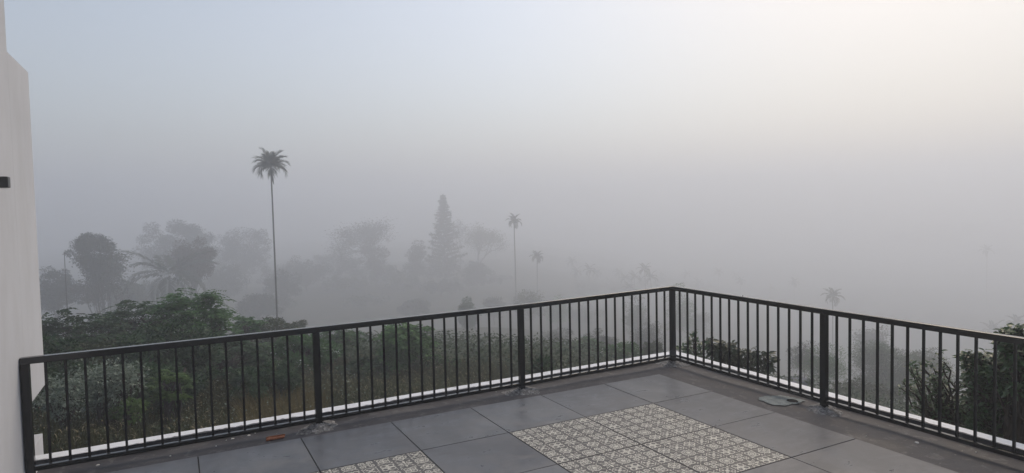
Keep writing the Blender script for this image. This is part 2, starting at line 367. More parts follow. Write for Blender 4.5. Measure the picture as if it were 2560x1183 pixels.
# ---------------------------------------------------------------- railing
ro = (RXC, RYC, 0)
rail = empty('railing', ro, 'black metal balcony railing of thin upright bars turning a corner', 'railing')
def pl(k): c = np.array([RXC, RYC]); return c + (LE - c) * k / 3
def prr(k): c = np.array([RXC, RYC]); return c + np.array([-.01304, 2.06139]) * k
ZL = [.953, .920, .909, .907]; ZR = [.953, .941, .937, .934]
bt = [.088, .083, .080, .078]
def rb(m, name, mt=None, bevel=.0025): return m.build(name, mt or M_BLACK, rail, off=ro, bevel=bevel)
m = MB(); PW = .056
for (p, z) in ((pl(0), ZL[0]), (pl(1), ZL[1]), (pl(2), ZL[2]), (pl(3), ZL[3]), (prr(1), ZR[1]), (prr(2), ZR[2]), (prr(3), ZR[3])):
    m = MB(); zz = z - .05; zb = -.015
    if p is not None: m.box((p[0] - PW / 2, p[1] - PW / 2, zb), (p[0] + PW / 2, p[1] + PW / 2, zz - .0005))
    rb(m, 'post')
for fn, ZZ, sgn in ((pl, ZL, 0), (prr, ZR, 1)):
    m = MB(); mb_ = MB(); mbars = []
    for k in range(3):
        p, q = fn(k), fn(k + 1); d = (q - p) / np.linalg.norm(q - p)
        a = p - d * (.028 if k == 0 and sgn == 0 else (-.0285 if k == 0 else 0)); bb = q + d * (.028 if k == 2 and sgn == 0 else 0)
        m.beam((*a, ZZ[k] - .025), (*bb, ZZ[k + 1] - .025), .056, .05)
        mb_.beam((*(p + d * (PW / 2 + .0005)), bt[k] - .018), (*(q - d * (PW / 2 + .0005)), bt[k + 1] - .018), .036, .036)
        nb = 15 if sgn else 16
        for i in range(1, nb + 1):
            t_ = i / (nb + 1); c_ = p + (q - p) * t_; zt_ = ZZ[k] + (ZZ[k + 1] - ZZ[k]) * t_ - .0503; zb_ = bt[k] + (bt[k + 1] - bt[k]) * t_ + .0003
            mm = MB(); mm.box((c_[0] - .0088, c_[1] - .0088, zb_), (c_[0] + .0088, c_[1] + .0088, zt_)); mbars.append(mm)
    rb(m, 'top_rail', M_GLOSS, bevel=.004); rb(mb_, 'bottom_rail', M_GLOSS, bevel=.003)
    for mm in mbars: rb(mm, 'baluster', bevel=0)
# a screw head standing on the right hand rail and the dusty collar of the corner post
p = prr(.53); m = MB(); m.tube([(p[0], p[1], .948), (p[0], p[1], .96)], [.004, .003], 8); rb(m, 'screw', bevel=0)
p = pl(0); m = MB(); m.box((p[0] - PW / 2 - .001, p[1] - PW / 2 - .001, .1), (p[0] + PW / 2 + .001, p[1] + PW / 2 + .001, .16)); rb(m, 'collar', M_DUST, bevel=.001)

# mortar mounds at the feet of the posts
def mound(p, seed, r=.12, h=.035, label=''):
    rng = np.random.default_rng(seed); nr, na = 9, 40; V = []; ph = rng.uniform(0, 6.28, 6)
    for i in range(nr):
        for j in range(na):
            a = j * 2 * math.pi / na; rr = r * (i / (nr - 1)) * (1 + .22 * math.sin(2 * a + ph[0]) + .14 * math.sin(3 * a + ph[1]) + .1 * math.sin(7 * a + ph[2]) + .05 * math.sin(13 * a + ph[3]))
            t_ = i / (nr - 1); z = h * (1 - t_) ** 1.3 + rng.normal(0, .004) * (1 - t_ * .6) + zf - .006 * (t_ == 1)
            V.append((p[0] + rr * math.cos(a), p[1] + rr * math.sin(a), z))
    m = MB(); m.add(V, [(i * na + j, i * na + (j + 1) % na, (i + 1) * na + (j + 1) % na, (i + 1) * na + j) for i in range(nr - 1) for j in range(na)])
    o = m.build('mortar_mound', M_CEM, smooth=True, off=(p[0], p[1], zf)); tag(o, label, 'mortar', 'rough mortar mounds round the feet of the railing posts')
mound(pl(0), 1, .17, .06, 'rough grey mortar mound round the foot of the corner post')
mound(pl(1), 2, .18, .045, 'flat crumbly mortar mound at the middle post left of the corner')
mound(pl(2), 3, .16, .06, 'rough mortar mound at the post beside the terracotta fragment')
mound(prr(1), 4, .16, .04, 'pale mortar mound at the post beside the drain hole')

# drain with its pale cement patch
dc = np.array([-.43, 1.455])
dr = empty('floor_drain', (dc[0], dc[1], zf), 'round dark drain hole in a pale blotchy cement patch near the right railing', 'drain')
rng = np.random.default_rng(8); na = 64; nr = 7; V = []
for i in range(nr):
    for j in range(na):
        a = j * 2 * math.pi / na
        sh = .82 + .30 * math.cos(a + 1.1) + .16 * math.cos(2 * (a + .4)) + .05 * math.sin(5 * a) + .035 * math.sin(9 * a + 2) + .03 * math.sin(17 * a) + .02 * math.sin(29 * a)
        t_ = i / (nr - 1); r_ = .05 + (.20 * sh - .05) * t_
        off = np.array([.03, -.03]) * t_
        V.append((dc[0] + off[0] + r_ * math.cos(a), dc[1] + off[1] + r_ * 1.1 * math.sin(a), zf + .009 - .005 * t_ + rng.normal(0, .0006)))
m = MB(); m.add(V, [(i * na + j, i * na + (j + 1) % na, (i + 1) * na + (j + 1) % na, (i + 1) * na + j) for i in range(nr - 1) for j in range(na)])
m.build('cement_patch', M_PATCH, dr, smooth=True, off=(dc[0], dc[1], zf))
m = MB(); t_ = np.arange(40) * 2 * math.pi / 40
V = [(dc[0] + .051 * math.cos(a), dc[1] + .054 * math.sin(a), zf + .0095) for a in t_] + [(dc[0] + .046 * math.cos(a), dc[1] + .05 * math.sin(a), zf + .001) for a in t_] + [(dc[0], dc[1], zf + .0005)]
m.add(V, [(j, (j + 1) % 40, 40 + (j + 1) % 40, 40 + j) for j in range(40)] + [(40 + j, 40 + (j + 1) % 40, 80) for j in range(40)])
m.build('drain_hole', M_HOLE, dr, off=(dc[0], dc[1], zf))

# terracotta fragment
tp = np.array([4.17, -.135]); an = math.radians(178)
m = MB(); ca, sa = math.cos(an), math.sin(an)
def T(x, y, z): return (tp[0] + x * ca - y * sa, tp[1] + x * sa + y * ca, zf + z)
for (x0, x1, y0, y1, z0, z1) in ((-.075, .075, -.035, .018, .0, .012), (-.072, .08, .020, .030, .0, .018)):
    V = [T(*c) for c in ((x0, y0, z0), (x1, y0 + .004, z0), (x1 + .012, y1, z0), (x0 + .02, y1, z0), (x0, y0, z1), (x1, y0 + .004, z1), (x1 + .012, y1, z1), (x0 + .02, y1, z1))]
    m.add(V, [(0, 3, 2, 1), (4, 5, 6, 7), (0, 1, 5, 4), (1, 2, 6, 5), (2, 3, 7, 6), (3, 0, 4, 7)])
o = m.build('tile_fragment', M_TERRA, bevel=.002, off=(tp[0], tp[1], zf)); tag(o, 'broken flat piece of orange terracotta lying on the dark border beside a post', 'tile fragment')
# paint chips
def floor_pt(u, v, z=-.012):
    d = ray(u, v); return C3 + d * ((z - C3[2]) / d[2])
rng = np.random.default_rng(11)
chips = [(581, 1097, .02), (566, 1101, .008), (622, 1089, .018), (638, 1083, .008), (245, 1163, .018), (426, 1140, .01), (746, 1059, .01), (1409, 945, .012), (1617, 908, .012), (1085, 1003, .008), (1922, 950, .01), (2292, 1107, .02), (2166, 1090, .008), (1785, 925, .008), (852, 1080, .01), (700, 1066, .022), (540, 1115, .007), (1240, 980, .007), (2545, 1147, .009), (2440, 1130, .006)]
ORD = 'first second third fourth fifth sixth seventh eighth ninth tenth eleventh twelfth thirteenth fourteenth fifteenth sixteenth seventeenth eighteenth nineteenth twentieth twenty-first twenty-second twenty-third twenty-fourth twenty-fifth twenty-sixth twenty-seventh twenty-eighth twenty-ninth thirtieth thirty-first thirty-second thirty-third'.split()
chips.sort()
for ic, (u, v, s_) in enumerate(chips):
    p = floor_pt(u, v); n = 7; a = np.sort(rng.uniform(0, 6.28, n)); r_ = s_ * rng.uniform(.5, 1, n)
    m = MB(); V = [(p[0] + r_[i] * math.cos(a[i]), p[1] + r_[i] * math.sin(a[i]), zf - .003) for i in range(n)] + [(p[0] + .7 * r_[i] * math.cos(a[i]), p[1] + .7 * r_[i] * math.sin(a[i]), zf + .002 + s_ * .18) for i in range(n)]
    m.add(V, [tuple(range(n, 2 * n))] + [(i, (i + 1) % n, (i + 1) % n + n, i + n) for i in range(n)])
    tag(m.build('paint_chip', M_CHIP, off=tuple(p)), ORD[ic] + ' tiny white paint chip from the left on the dark concrete border', 'paint chip', 'white paint chips scattered on the border')
# ---------------------------------------------------------------- ground
M_GROUND, t, b = mat('hillside_soil', (.05, .05, .03), .95, .1); co = coords(t)
n1 = noise(t, co, .35, 6, .65); n2 = noise(t, co, 3, 6, .7)
c = ramp(t, n1, [(.35, (.030, .038, .018)), (.5, (.05, .048, .028)), (.68, (.085, .065, .042))]); c = mixc(t, ramp(t, n2, [(.4, (.6, .6, .6)), (.7, (0, 0, 0))]), c, (.02, .026, .012))
t.links.new(c, b.inputs['Base Color']); bump(t, b, n2, .8, .1)
a = np.sinh(np.linspace(-5, 5, 240)); a = a / a[-1] * 880
gx_, gy_ = np.meshgrid(a, a, indexing='ij'); gzz = gz(gx_, gy_)
gr_ = np.hypot(gx_, gy_); gzz = gzz + 84 * np.clip((gr_ - 640) / 200, 0, 1) ** 1.2 * (.75 + .25 * np.sin(np.arctan2(gy_, gx_) * 5 + 1)); gzz = gzz + 1.2 * np.sin(gx_ * .045) * np.cos(gy_ * .05) * np.clip((np.hypot(gx_, gy_) - 40) / 60, 0, 1)  # unseen far hills, added so the haze can reach higher and soften the sky
V = np.stack([gx_, gy_, gzz], -1).reshape(-1, 3); n_ = len(a); m = MB()
m.add(V, [(i * n_ + j, (i + 1) * n_ + j, (i + 1) * n_ + j + 1, i * n_ + j + 1) for i in range(n_ - 1) for j in range(n_ - 1)])
tag(m.build('ground', M_GROUND, smooth=True), kind='structure')
# ---------------------------------------------------------------- plant materials
L_DARK = leafmat('leaf_dark', (.008, .024, .010), (.05, .105, .042), (.05, .105, .04))
L_GREEN = leafmat('leaf_green', (.016, .05, .016), (.11, .25, .075), (.07, .16, .05))
L_LIME = leafmat('leaf_lime', (.06, .12, .028), (.13, .22, .05), (.09, .16, .045))
L_PALE = leafmat('leaf_pale', (.10, .15, .10), (.34, .39, .33), (.2, .25, .2))
L_OLIVE = leafmat('leaf_olive', (.014, .028, .010), (.08, .105, .045), (.06, .08, .034))
L_FAR = leafmat('leaf_far', (.02, .03, .02), (.04, .05, .032), (.035, .045, .03))
L_RED = leafmat('leaf_russet', (.045, .025, .018), (.08, .045, .03), (.05, .035, .025))
L_YEL = leafmat('leaf_yellowing', (.08, .085, .03), (.14, .13, .04), (.07, .09, .03))
L_PALM = leafmat('palm_leaf', (.02, .035, .02), (.035, .055, .03), (.03, .045, .025))
L_GRASS = leafmat('grass_dry', (.03, .036, .010), (.10, .095, .03), (.045, .06, .016))
L_SEED = leafmat('grass_seed', (.2, .17, .09), (.42, .36, .22), (.3, .25, .14))
L_FRESH = leafmat('leaf_fresh', (.025, .08, .02), (.15, .32, .09), (.09, .2, .06))
L_SCRUB = leafmat('leaf_scrub', (.016, .036, .014), (.045, .085, .032), (.04, .07, .028))
M_BARK = barkmat('bark', (.06, .052, .045)); M_PBARK = barkmat('palm_bark', (.10, .10, .095)); M_TWIG = barkmat('twig', (.035, .028, .022))
M_PETAL, t, b = mat('white_petal', (.75, .76, .74), .7, .2)
# ---------------------------------------------------------------- generators
def dsc(D): return float(np.interp(D, [10, 12, 22, 34, 50, 62, 82, 400], [1, .88, .9, 1.2, 1.6, 1.9, 2.3, 2.3]))
def sph(rng, n):
    v = rng.normal(size=(n, 3)); return unit(v)
def limb(mb, p, q, r0, r1, rng, sag=.12, k=6, n=5):
    p = np.array(p, float); q = np.array(q, float); t = np.linspace(0, 1, k)[:, None]; L = np.linalg.norm(q - p)
    j = rng.normal(size=(k, 3)) * L * .035; j[0] = 0; j[-1] = 0
    P = p + (q - p) * t + j; P[:, 2] += np.sin(t[:, 0] * math.pi) * L * sag
    mb.tube(P, r0 + (r1 - r0) * t[:, 0], n)
def root(name, u, D, label, cat, group=None, seed=0):
    p = at(u, 600, D); z = float(gz(p[0], p[1])); return np.array([p[0], p[1], z]), empty(name, (p[0], p[1], z), label, cat, group)
def zpx(u, v, D): return at(u, v, D)[2]
def bush(name, u, D, vt, vb, wp, mats, label, cat='shrub', group=None, nc=40, lpc=160, ls=.09, lw=.45, cr=.30, flat=.7, seed=1, shell=.55, trunk=.05, droop=.1, asp=1.0, fl=None, top=.0, ntr=1, spray=0):
    """crown of leaf clumps on limbs; vt/vb = rows of crown top and bottom, wp = crown width in photo pixels"""
    rng = np.random.default_rng(seed); k_ = dsc(D); D *= k_; ls *= max(k_, .9) ** .7; base, e = root(name, u, D, label, cat, group)
    zt, zb = zpx(u, vt, D), zpx(u, vb, D); zb = max(zb, base[2] + .15 * (zt - base[2]))
    rx = wp / 2 / FPX * D; rz = (zt - zb) / 2; c0 = np.array([base[0], base[1], (zt + zb) / 2])
    cs = cr * min(rx, rz * 1.2)
    d = sph(rng, nc); d[:, 2] += top; d = unit(d); rr = rng.uniform(shell, 1, nc) ** .6
    lob = 1 + .16 * np.sin(d[:, 0] * 4 + seed) * np.cos(d[:, 1] * 3 + seed * 2) + rng.normal(0, .07, nc)
    ex = np.array([max(rx - cs, .1), max((rx - cs) * asp, .1), max(rz - cs * flat, .1)])
    Cn = c0 + d * ex * (rr * lob)[:, None]
    tm = MB(); lm = []
    tops = []
    for k in range(ntr):
        o_ = np.array([rng.normal(0, .12) * rx, rng.normal(0, .12) * rx, 0]) * (ntr > 1)
        tp = c0 + np.array([rng.normal(0, .3) * rx * (ntr > 1), rng.normal(0, .3) * rx * (ntr > 1), rz * .25]); tops.append((base + o_, tp))
        limb(tm, base + o_ - [0, 0, .2], tp, trunk, trunk * .45, rng, 0, 8, 7)
    for i in range(nc):
        b0, tp = tops[i % ntr]; f = rng.uniform(.35, .95); s_ = b0 + (tp - b0) * f
        limb(tm, s_, Cn[i], trunk * .32 * (1.1 - f * .5), trunk * .07, rng, .08, 5, 4)
    szs = cs * rng.uniform(.65, 1.25, nc)
    n = nc * lpc; idx = np.repeat(np.arange(nc), lpc)
    if spray:       # layered sprays: leaflets in rows along short arching stalks
        ns = max(1, lpc // spray); St = np.repeat(np.arange(nc * ns), spray); ci_ = St // ns; n = len(St)
        a = rng.uniform(0, 6.283, nc * ns); el = rng.uniform(-.25, .45, nc * ns)
        sdv = np.stack([np.cos(a) * np.cos(el), np.sin(a) * np.cos(el), np.sin(el)], -1); sp0 = Cn[np.repeat(np.arange(nc), ns)] + sph(rng, nc * ns) * (szs[np.repeat(np.arange(nc), ns)] * rng.uniform(.1, .6, nc * ns))[:, None] * [1, 1, flat]
        t_ = np.tile((np.arange(spray) // 2 + 1) / (spray / 2), nc * ns); Ls = (szs[np.repeat(np.arange(nc), ns)] * rng.uniform(.6, 1.1, nc * ns))[St]
        P = sp0[St] + sdv[St] * (t_ * Ls)[:, None]; P[:, 2] -= (t_ ** 2) * Ls * .35
        side = np.stack([-sdv[:, 1], sdv[:, 0], 0 * a], -1)[St] * np.where(np.tile(np.arange(spray) % 2, nc * ns), 1, -1)[:, None]
        Dv = unit(side + sdv[St] * .5 + rng.normal(0, .12, (n, 3))); Dv[:, 2] -= droop
        Q = leafquads(P, Dv, ls * rng.uniform(.7, 1.2, n), ls * lw * rng.uniform(.8, 1.2, n), rng)
    else:
        P = Cn[idx] + sph(rng, n) * (szs[idx] * rng.uniform(.15, 1, n) ** .45)[:, None] * [1, 1, flat]
        Dv = unit(P - Cn[idx]) + rng.normal(0, .5, (n, 3)); Dv[:, 2] -= droop
        Q = leafquads(P, Dv, ls * rng.uniform(.6, 1.3, n), ls * lw * rng.uniform(.7, 1.2, n), rng)
    tm.build('trunk', M_BARK if trunk > .04 else M_TWIG, e, smooth=True, off=base)
    fastmesh('crown', Q, 4, mats, e, off=base)
    if fl:
        nf = fl[0]; k = rng.integers(0, nc, nf); Pf = Cn[k] + sph(rng, nf) * szs[k][:, None] * [1, 1, flat] * 1.02
        Pf = np.repeat(Pf, 3, 0) + rng.normal(0, fl[1] * .5, (nf * 3, 3)); Qf = leafquads(Pf, sph(rng, nf * 3), fl[1], fl[1] * .8, rng)
        fastmesh('flowers', Qf, 4, fl[2], e, off=base)
    return e
def branchy(name, u, D, vt, wp, mats, label, cat='tree', group=None, seed=1, r0=.2, fork=.45, depth=5, ls=.25, lpt=26, spread=.55, leafy=.9, cl=.6, ntr=1, up=.25, lean=(0, 0), split=2.4):
    """open tree with visible limbs, leaves only near the twig ends"""
    rng = np.random.default_rng(seed); k_ = dsc(D); D *= k_; ls *= k_ ** .7; cl *= k_ / 1.3; base, e = root(name, u, D, label, cat, group)
    H = zpx(u, vt, D) - base[2]; W = wp / FPX * D
    segs = []; tips = []
    def grow(p, d, L, r, k):
        q = p + d * L; segs.append((p, q, r, r * .68))
        if k == 0: tips.append(q); return
        nn = 2 if rng.random() < 3 - split else 3
        for i in range(nn):
            dd = unit(d + rng.normal(0, spread, 3) + np.array([0, 0, up * .5])); grow(q, dd, L * rng.uniform(.68, .9), r * .62, k - 1)
        if k < depth - 1: tips.append(q)
    for k in range(ntr):
        d0 = unit(np.array([rng.normal(0, .12) + lean[0], rng.normal(0, .12) + lean[1], 1.]))
        if ntr > 1: d0 = unit(d0 + rng.normal(0, .15, 3) * [1, 1, 0])
        b0 = np.array([rng.normal(0, .05) * W, rng.normal(0, .05) * W, 0]) * (ntr > 1)
        grow(b0, d0, fork, .04, depth)
    A = np.array([s[1] for s in segs] + [s[0] for s in segs]); hz = A[:, 2].max(); hw = np.percentile(np.hypot(A[:, 0], A[:, 1]), 96) + .03
    sc = np.array([W / 2 / hw * .95, W / 2 / hw * .95, H / (hz * 1.03)])
    tm = MB()
    for (p, q, ra, rb_) in segs:
        p = base + p * sc; q = base + q * sc; limb(tm, p, q, ra / .04 * r0, rb_ / .04 * r0, rng, .03, 4, 5)
    tm.build('trunk', M_BARK, e, smooth=True, off=base)
    T = base + np.array(tips) * sc; T = T[rng.random(len(T)) < leafy]
    n = len(T) * lpt; idx = np.repeat(np.arange(len(T)), lpt); P = T[idx] + rng.normal(0, cl * .5, (n, 3)) * [1, 1, .6]
    Q = leafquads(P, rng.normal(size=(n, 3)) * [1, 1, .5], ls * rng.uniform(.6, 1.3, n), ls * .5, rng)
    fastmesh('crown', Q, 4, mats, e, off=base); return e
def palmcrown(rng, c, L, nf, leaflet=.5, npl=30, width=.05, emin=-35, emax=86, up=0, bend=6.6):
    fr = []; rach = []
    for i in range(nf):
        az = i * 2.39996 + rng.uniform(-.2, .2); fi = (i + .5) / nf; e0 = math.radians(emax - (emax - emin) * fi + rng.uniform(-7, 7)); Lf = L * rng.uniform(.85, 1.1); bd = bend * (.42 + 1.0 * fi)
        K = 14; el = e0; p = np.array(c, float); pts = [p.copy()]
        for k in range(K):
            el -= math.radians(bd * (.5 + 1.0 * (k / K))); p = p + Lf / K * np.array([math.cos(az) * math.cos(el), math.sin(az) * math.cos(el), math.sin(el)]); pts.append(p.copy())
        pts = np.array(pts); rach.append(pts)
        t = np.linspace(.14, 1, npl); pi = np.stack([np.interp(t * K, np.arange(K + 1), pts[:, j]) for j in range(3)], -1)
        T = unit(np.gradient(pi, axis=0)); sd = unit(np.cross(T, np.array([0, 0, 1.]))); nu = np.cross(sd, T)
        for s_ in (1, -1):
            fan = .35 + 1.1 * t[:, None]                       # leaflets turn forward towards the tip
            D = unit(sd * s_ * (1.15 - .55 * t[:, None]) + T * fan - np.array([0, 0, .30 * fi]) + nu * .15 + rng.normal(0, .12, (npl, 3)))
            ll = leaflet * (.55 + .45 * np.sin(np.clip(t, .05, 1) * math.pi * .75 + .3)) * rng.uniform(.8, 1.15, npl)
            q = pi + D * ll[:, None]; q[:, 2] -= .14 * ll
            mid = pi + D * ll[:, None] * .55; fr.append(np.stack([pi, mid + T * width, q, mid - T * width], 1))
    return np.concatenate(fr), rach
def palm(name, u, D, vt, label, cat='palm', group=None, seed=1, L=2.0, nf=11, r=.11, parts=True, leaflet=.55, lean=.25, emin=-35, shaft=True, dead=True, vh=None, width=.05):
    rng = np.random.default_rng(seed); k_ = 1.45; D *= k_; L *= k_; leaflet *= k_; width *= k_; r *= 1.1; base, e = root(name, u, D, label, cat, group)
    ztop = zpx(u, vt, D); c = np.array([base[0], base[1], ztop - L * 1.12])
    b0 = base - RX3 * lean * 1.0; b0[2] = base[2] - .2; t = np.linspace(0, 1, 14)[:, None]
    P = b0 + (c - b0) * t; P[:, :2] += (np.sin(t * math.pi) * -RX3[:2] * lean * .35)
    tm = MB(); tm.tube(P, np.linspace(r * 1.15, r * .8, 14), 9); tm.build('trunk', M_PBARK, e, smooth=True, off=base)
    if shaft: sm = MB(); sm.tube([c - [0, 0, .75], c - [0, 0, .3], c + [0, 0, .15]], [r * .85, r * 1.25, r * .7], 9); sm.build('crownshaft', L_PALM_S, e, smooth=True, off=base)
    Q, ra = palmcrown(rng, c, L, nf, leaflet, emin=emin, width=width)
    if parts:
        k = len(Q) // nf
        for i in range(nf):
            f = fastmesh('frond', Q[i * k:(i + 1) * k], 4, L_PALM, e, off=base)
            rm = MB(); rm.tube(ra[i], np.linspace(.022, .006, len(ra[i])), 4); rm.build('stalk', L_PALM_S, f, off=base)
    else:
        f = fastmesh('crown', Q, 4, L_PALM, e, off=base)
    if dead:
        dm = MB(); dm.tube([c - [0, 0, .7], c - [0, 0, 1.0] + RX3 * .1, c - [0, 0, 1.55] + RX3 * .2], [.1, .09, .02], 6); dm.build('dry_fruit_stalk', M_TWIG, e, off=base)
    return e
RX3 = R3
L_PALM_S, t, b = mat('palm_shaft', (.05, .07, .045), .6, .3)
# ---------------------------------------------------------------- distant trees
NEAR = 1
palm('areca_palm', 684, 42, 372, 'tall slender palm with a full dark crown, nearest and largest of the palms', seed=4, L=.98, nf=20, r=.068, leaflet=.58, lean=-.05, emin=22, width=.034)
palm('areca_palm', 1286, 104, 532, 'thin grey palm standing above the mist left of the railing corner', seed=7, L=1.3, nf=12, r=.12, leaflet=.6, lean=-.1, emin=5, width=.06)
palm('areca_palm', 1342, 118, 623, 'shorter misty palm with a round crown just right of the thin grey palm', seed=9, L=1.35, nf=13, r=.12, leaflet=.6, lean=.1, emin=0, dead=False, width=.06)
palm('areca_palm', 2082, 105, 714, 'lone misty palm behind the right railing beside its second post', seed=12, L=1.5, nf=12, r=.11, leaflet=.6, lean=0, emin=0, dead=False, width=.06)
# grove of palms in the mist
rngp = np.random.default_rng(77)
grove = [(1428, 637), (1440, 662), (1472, 655), (1490, 668), (1398, 700), (1545, 668), (1560, 678), (1520, 690), (1610, 652), (1602, 690), (1585, 672), (1640, 700), (1450, 705), (1418, 715), (1795, 664), (1838, 676), (1745, 690), (1775, 700), (1850, 690), (1330, 682), (1375, 672), (1500, 705), (1570, 700), (1680, 690), (1715, 672), (2485, 792), (2545, 780), (2468, 606), (1985, 690), (1930, 705), (1310, 712), (1625, 668), (1655, 676)]
rank = {i: k for k, i in enumerate(sorted([i for i in range(len(grove)) if i not in (0, 25, 27)], key=lambda i: grove[i][0]))}
for i, (u, v) in enumerate(grove):
    D = (170 if u < 1650 else 225) + rngp.uniform(-16, 30)
    if i in (25, 26): D = 135
    if i == 27: D = 235
    lab = {0: 'faint slim palm rising above the palm grove in the mist', 25: 'faint palm in the mist above the right end of the railing', 27: 'barely visible tall palm high in the mist at the far right'}.get(i) or ORD[rank[i]] + ' faint grey palm from the left in the misty grove beyond the railing'
    palm('areca_palm', u, D, v, lab, group='palms of the misty grove', seed=100 + i, L=1.9 * rngp.uniform(.8, 1.2), nf=int(rngp.integers(8, 14)), r=.13, parts=False, leaflet=.6, lean=rngp.uniform(-.4, .4), emin=0, dead=False, shaft=False, width=.09)
# left woodland
bush('broadleaf_tree', 440, 82, 542, 705, 185, L_FAR, 'large rounded grey-green tree in the mist behind the brownish tree', 'tree', nc=90, lpc=260, ls=.26, cr=.2, seed=21, trunk=.3, shell=.4, top=.2)
bush('broadleaf_tree', 482, 62, 588, 715, 135, L_RED, 'dark brownish bushy tree in front of the large rounded misty tree', 'tree', nc=70, lpc=240, ls=.2, cr=.24, seed=22, trunk=.22, shell=.2)
bush('broadleaf_tree', 612, 95, 556, 760, 150, L_FAR, 'faint wide tree just left of the tall slender palm', 'tree', nc=90, lpc=220, ls=.26, cr=.2, seed=23, trunk=.3, shell=.3)
bush('broadleaf_tree', 225, 56, 572, 675, 105, L_FAR, 'tall tree with tufted crown and many thin stems near the house', 'tree', nc=44, lpc=260, ls=.17, cr=.26, seed=24, trunk=.07, shell=.35, top=.5, ntr=5)
branchy('broadleaf_tree', 278, 57, 612, 105, L_FAR, 'open twiggy tree with thin upright stems right of the tufted tree', seed=25, r0=.1, depth=4, ntr=4, ls=.24, lpt=34, cl=.85, spread=.22, up=.9, fork=.8)
bush('broadleaf_tree', 240, 58, 690, 770, 130, L_RED, 'low brownish thicket at the foot of the tufted tree', 'tree', nc=50, lpc=60, ls=.2, cr=.35, seed=26, trunk=.06, shell=.1, ntr=6)
bush('broadleaf_tree', 135, 60, 662, 790, 100, L_FAR, 'low rounded misty tree right beside the white house wall', 'tree', nc=60, lpc=200, ls=.2, cr=.24, seed=27, trunk=.15, shell=.3)
bpole_b, bpole = root('dead_trunk', 159, 80, 'bare thin upright trunk left of the tufted tree', 'dead tree')
tm = MB(); tm.tube([bpole_b, bpole_b + [0, 0, 3], np.array([*at(159, 600, 80)[:2], zpx(159, 630, 80)])], [.09, .07, .03], 7); tm.build('trunk', M_BARK, bpole, off=bpole_b)
# coconut palm low at left
cb, ce = root('coconut_palm', 420, 105, 'low coconut palm with broad drooping fronds left of the brownish tree', 'palm')
cz_ = zpx(420, 690, 105); cc = np.array([cb[0], cb[1], cz_]); tm = MB(); tm.tube([cb - [0, 0, .2], (cb + cc) / 2 + [.2, 0, 0], cc], [.2, .16, .14], 8); tm.build('trunk', M_PBARK, ce, off=cb)
Q, ra = palmcrown(np.random.default_rng(31), cc, 6.2, 13, 1.8, npl=64, width=.1, emin=-10, emax=60, bend=5.5)
for i in range(13): fastmesh('frond', Q[i * len(Q) // 13:(i + 1) * len(Q) // 13], 4, L_PALM, ce, off=cb)
# middle woodland
branchy('rain_tree', 945, 96, 552, 250, L_FAR, 'spreading tree with wide bare branches left of the conifer', seed=33, r0=.9, depth=7, ls=.34, lpt=26, cl=1.9, spread=.42, up=.16, fork=1.0, leafy=.8, split=2.15)
bush('broadleaf_tree', 935, 88, 582, 760, 85, L_RED, 'brownish irregular tree inside the wide bare branches', 'tree', nc=34, lpc=130, ls=.3, cr=.3, seed=34, trunk=.14, shell=.1, flat=.8)
bush('broadleaf_tree', 1040, 90, 592, 790, 66, L_FAR, 'narrow tiered tree between the spreading tree and the conifer', 'tree', nc=34, lpc=150, ls=.3, cr=.42, seed=35, trunk=.14, shell=.0, flat=.45)
branchy('broadleaf_tree', 1190, 100, 560, 130, L_YEL, 'sparse yellowish tree with thin bare limbs right of the conifer', seed=36, r0=.6, depth=6, ls=.3, lpt=26, cl=1.5, spread=.42, up=.4, fork=1.0, leafy=.8)
branchy('broadleaf_tree', 1150, 102, 545, 70, L_FAR, 'thin bare-limbed tree tight behind the conifer', seed=39, r0=.15, depth=5, ls=.26, lpt=12, cl=1.1, spread=.35, up=.6, fork=1.0, leafy=.8)
# conifer with tiers
rng = np.random.default_rng(41); nb_, ne = root('conifer', 1110, 205, 'tall narrow tiered conifer fading into the mist', 'tree')
zt = zpx(1110, 486, 205); Hc = zt - nb_[2]; tm = MB(); tp = np.array([nb_[0], nb_[1], zt]); tm.tube([nb_ - [0, 0, .3], nb_ + [0, 0, Hc * .5], tp], [.3, .18, .02], 8); Pl = []; Dl = []
z = Hc * .12
while z < Hc * .99:
    f = 1 - z / Hc; dz_ = Hc - z; Lb = min(.2 + .30 * dz_, 6.0); nbz = 7
    for k in range(nbz):
        a = k * 6.283 / nbz + rng.uniform(0, .5) + z; ln = Lb * rng.uniform(.5, 1.15); p0 = nb_ + [0, 0, z]; q = p0 + np.array([math.cos(a) * ln, math.sin(a) * ln, ln * .22])
        tm.tube([p0, (p0 + q) / 2 - [0, 0, ln * .04], q], [.045, .03, .01], 4)
        nn = int(34 * ln / 2) + 8; tt = rng.uniform(.1, 1, nn)[:, None]; Pl.append(p0 + (q - p0) * tt + rng.normal(0, .16, (nn, 3))); Dl.append(np.tile(unit(q - p0), (nn, 1)) + rng.normal(0, .5, (nn, 3)))
    z += .8 + .7 * f
Pl = np.concatenate(Pl); Dl = np.concatenate(Dl); tm.build('trunk', M_BARK, ne, off=nb_); fastmesh('crown', leafquads(Pl, Dl, .9, .3, rng), 4, L_FAR, ne, off=nb_)
